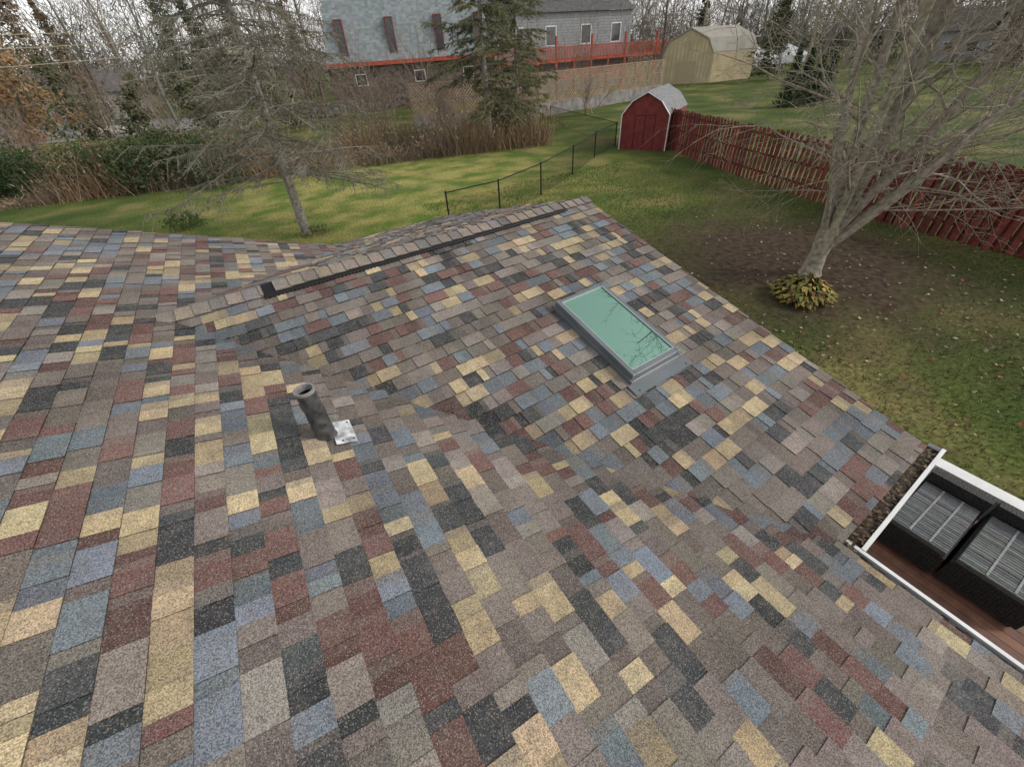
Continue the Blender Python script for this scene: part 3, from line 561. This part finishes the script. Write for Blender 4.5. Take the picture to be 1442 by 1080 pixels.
def house_simple(name,p,ang,l,wdt,h,wc_,rc):
    e=empty(name); X=V((math.cos(ang),math.sin(ang),0)); Y_=V((-X.y,X.x,0)); p=V(p)
    m=MB(); m.box(tuple(p),tuple(X*l),tuple(Y_*wdt),(0,0,h))
    for s0 in (0,l): m.tri(tuple(p+X*s0+Z*h),tuple(p+X*s0+Y_*wdt+Z*h),tuple(p+X*s0+Y_*wdt/2+Z*(h+wdt*.3)))
    m.obj('walls',mat('house_siding',wc_,.8,nscale=1,namt=.1),e)
    m=MB()
    for s1 in (-1,1):
        a=p+Y_*(wdt/2)+Z*(h+wdt*.3+.08)-X*.4; b_=a+Y_*s1*(wdt/2+.5)-Z*(wdt*.3+.3); m.box(tuple(a),tuple(X*(l+.8)),tuple(b_-a),(0,0,.12))
    m.obj('roof',mat('house_roof',rc,.9,nscale=2),e)
    m=MB(); g_=MB()
    for k in range(int(l/3)):
        for s1,off in ((0,-.05),(wdt,.02)):
            o=p+X*(1+3*k)+Y_*(s1+off)+Z*1.2; m.box(tuple(o-X*.1-Z*.1),tuple(X*1.4),tuple(Y_*.03),(0,0,1.5)); g_.box(tuple(o+Y_*(-.015 if s1==0 else .02)),tuple(X*1.2),tuple(Y_*.03),(0,0,1.3))
    m.obj('window_frames',white,e); g_.obj('windows',glassd,e)
house_simple('white_house',(96,22,GZ),-1.1,14,8,4.2,(.5,.5,.49),(.12,.12,.12)); house_simple('grey_house',(105,36,GZ),-1.2,11,8,4,(.34,.36,.38),(.10,.09,.085))
house_simple('grey_house',(-22,104,GZ),.1,14,9,4.0,(.33,.33,.32),(.13,.12,.12))
m=MB(); q=[V((*P[k],GZ+.004)) for k in ('rd1','rd2','rd4','rd3')]; m.poly(q); m.obj('road',mat('asphalt_road',(.24,.235,.235),.9,nscale=.8,namt=.15))
m=MB(); a,b_=q[0],q[1]; m.box(tuple(a-Z*.004),tuple(b_-a),(0,-.15,0),(0,0,.13)); m.obj('kerb',mat('kerb_concrete',(.35,.34,.32),.9))
def car(p,ang,col):
    e=empty('parked_car'); X=V((math.cos(ang),math.sin(ang),0)); Yy=V((-X.y,X.x,0)); p=V(p)
    body=[(-2.2,.35),(-2.25,.75),(-2.1,.95),(-1.2,1.0),(1.1,.98),(2.0,.85),(2.25,.7),(2.25,.35)]; cab=[(-1.7,.98),(-1.2,1.42),(.2,1.45),(1.0,.98)]
    def ext(m,pr,w0,w1=None):
        w1=w1 or w0
        f=[p+X*x+Z*h-Yy*(w1 if h>1.1 else w0) for x,h in pr]; b=[p+X*x+Z*h+Yy*(w1 if h>1.1 else w0) for x,h in pr]
        m.poly(f); m.poly(list(reversed(b)))
        for i in range(len(pr)): j=(i+1)%len(pr); m.quad(tuple(f[i]),tuple(b[i]),tuple(b[j]),tuple(f[j]))
    m=MB(); ext(m,body,.9); m.box(tuple(p+X*(-1.15)-Yy*.69+Z*1.455),tuple(X*1.3),tuple(Yy*1.38),(0,0,.02)); m.obj('body',mat('car_paint',col,.25,.6),e)
    m=MB(); ext(m,cab,.84,.68); m.obj('windows',glassd,e)
    m=MB()
    for x in (-1.4,1.4):
        for y in (-.93,.72): c=p+X*x+Yy*y+Z*.34; m.tube([c,c+Yy*.1,c+Yy*.21],[.34,.34,.34],14,cap=True); m.tube([c+Yy*.01,c],[.34,.01],14)
    m.obj('wheels',black,e)
car((1.5,72.5,GZ),.15,(.40,.41,.43)); car((-10,74,GZ),.2,(.45,.44,.42)); car((13.2,64,GZ),2.0,(.12,.13,.15))
m=MB()
for z,o in ((5.6,0),(6.6,1),(7.4,2)):
    a=V((-32,24+o,GZ+z+1)); b_=V((6,62+o,GZ+z+2)); m.tube([a.lerp(b_,i/12)-Z*(math.sin(math.pi*i/12)*.7) for i in range(13)],[.03]*13,4,(.3,.27,.2))
m.tube([V((6,63,GZ)),V((6,63,GZ+9.5))],[.16,.12],8,(.15,.11,.08),cap=True); m.box((5,63.13,GZ+8.6),(2,0,0),(0,.12,0),(0,0,.12),(.15,.11,.08))
m.obj('utility_pole_and_wires',mat('weathered_wire',attr=True))
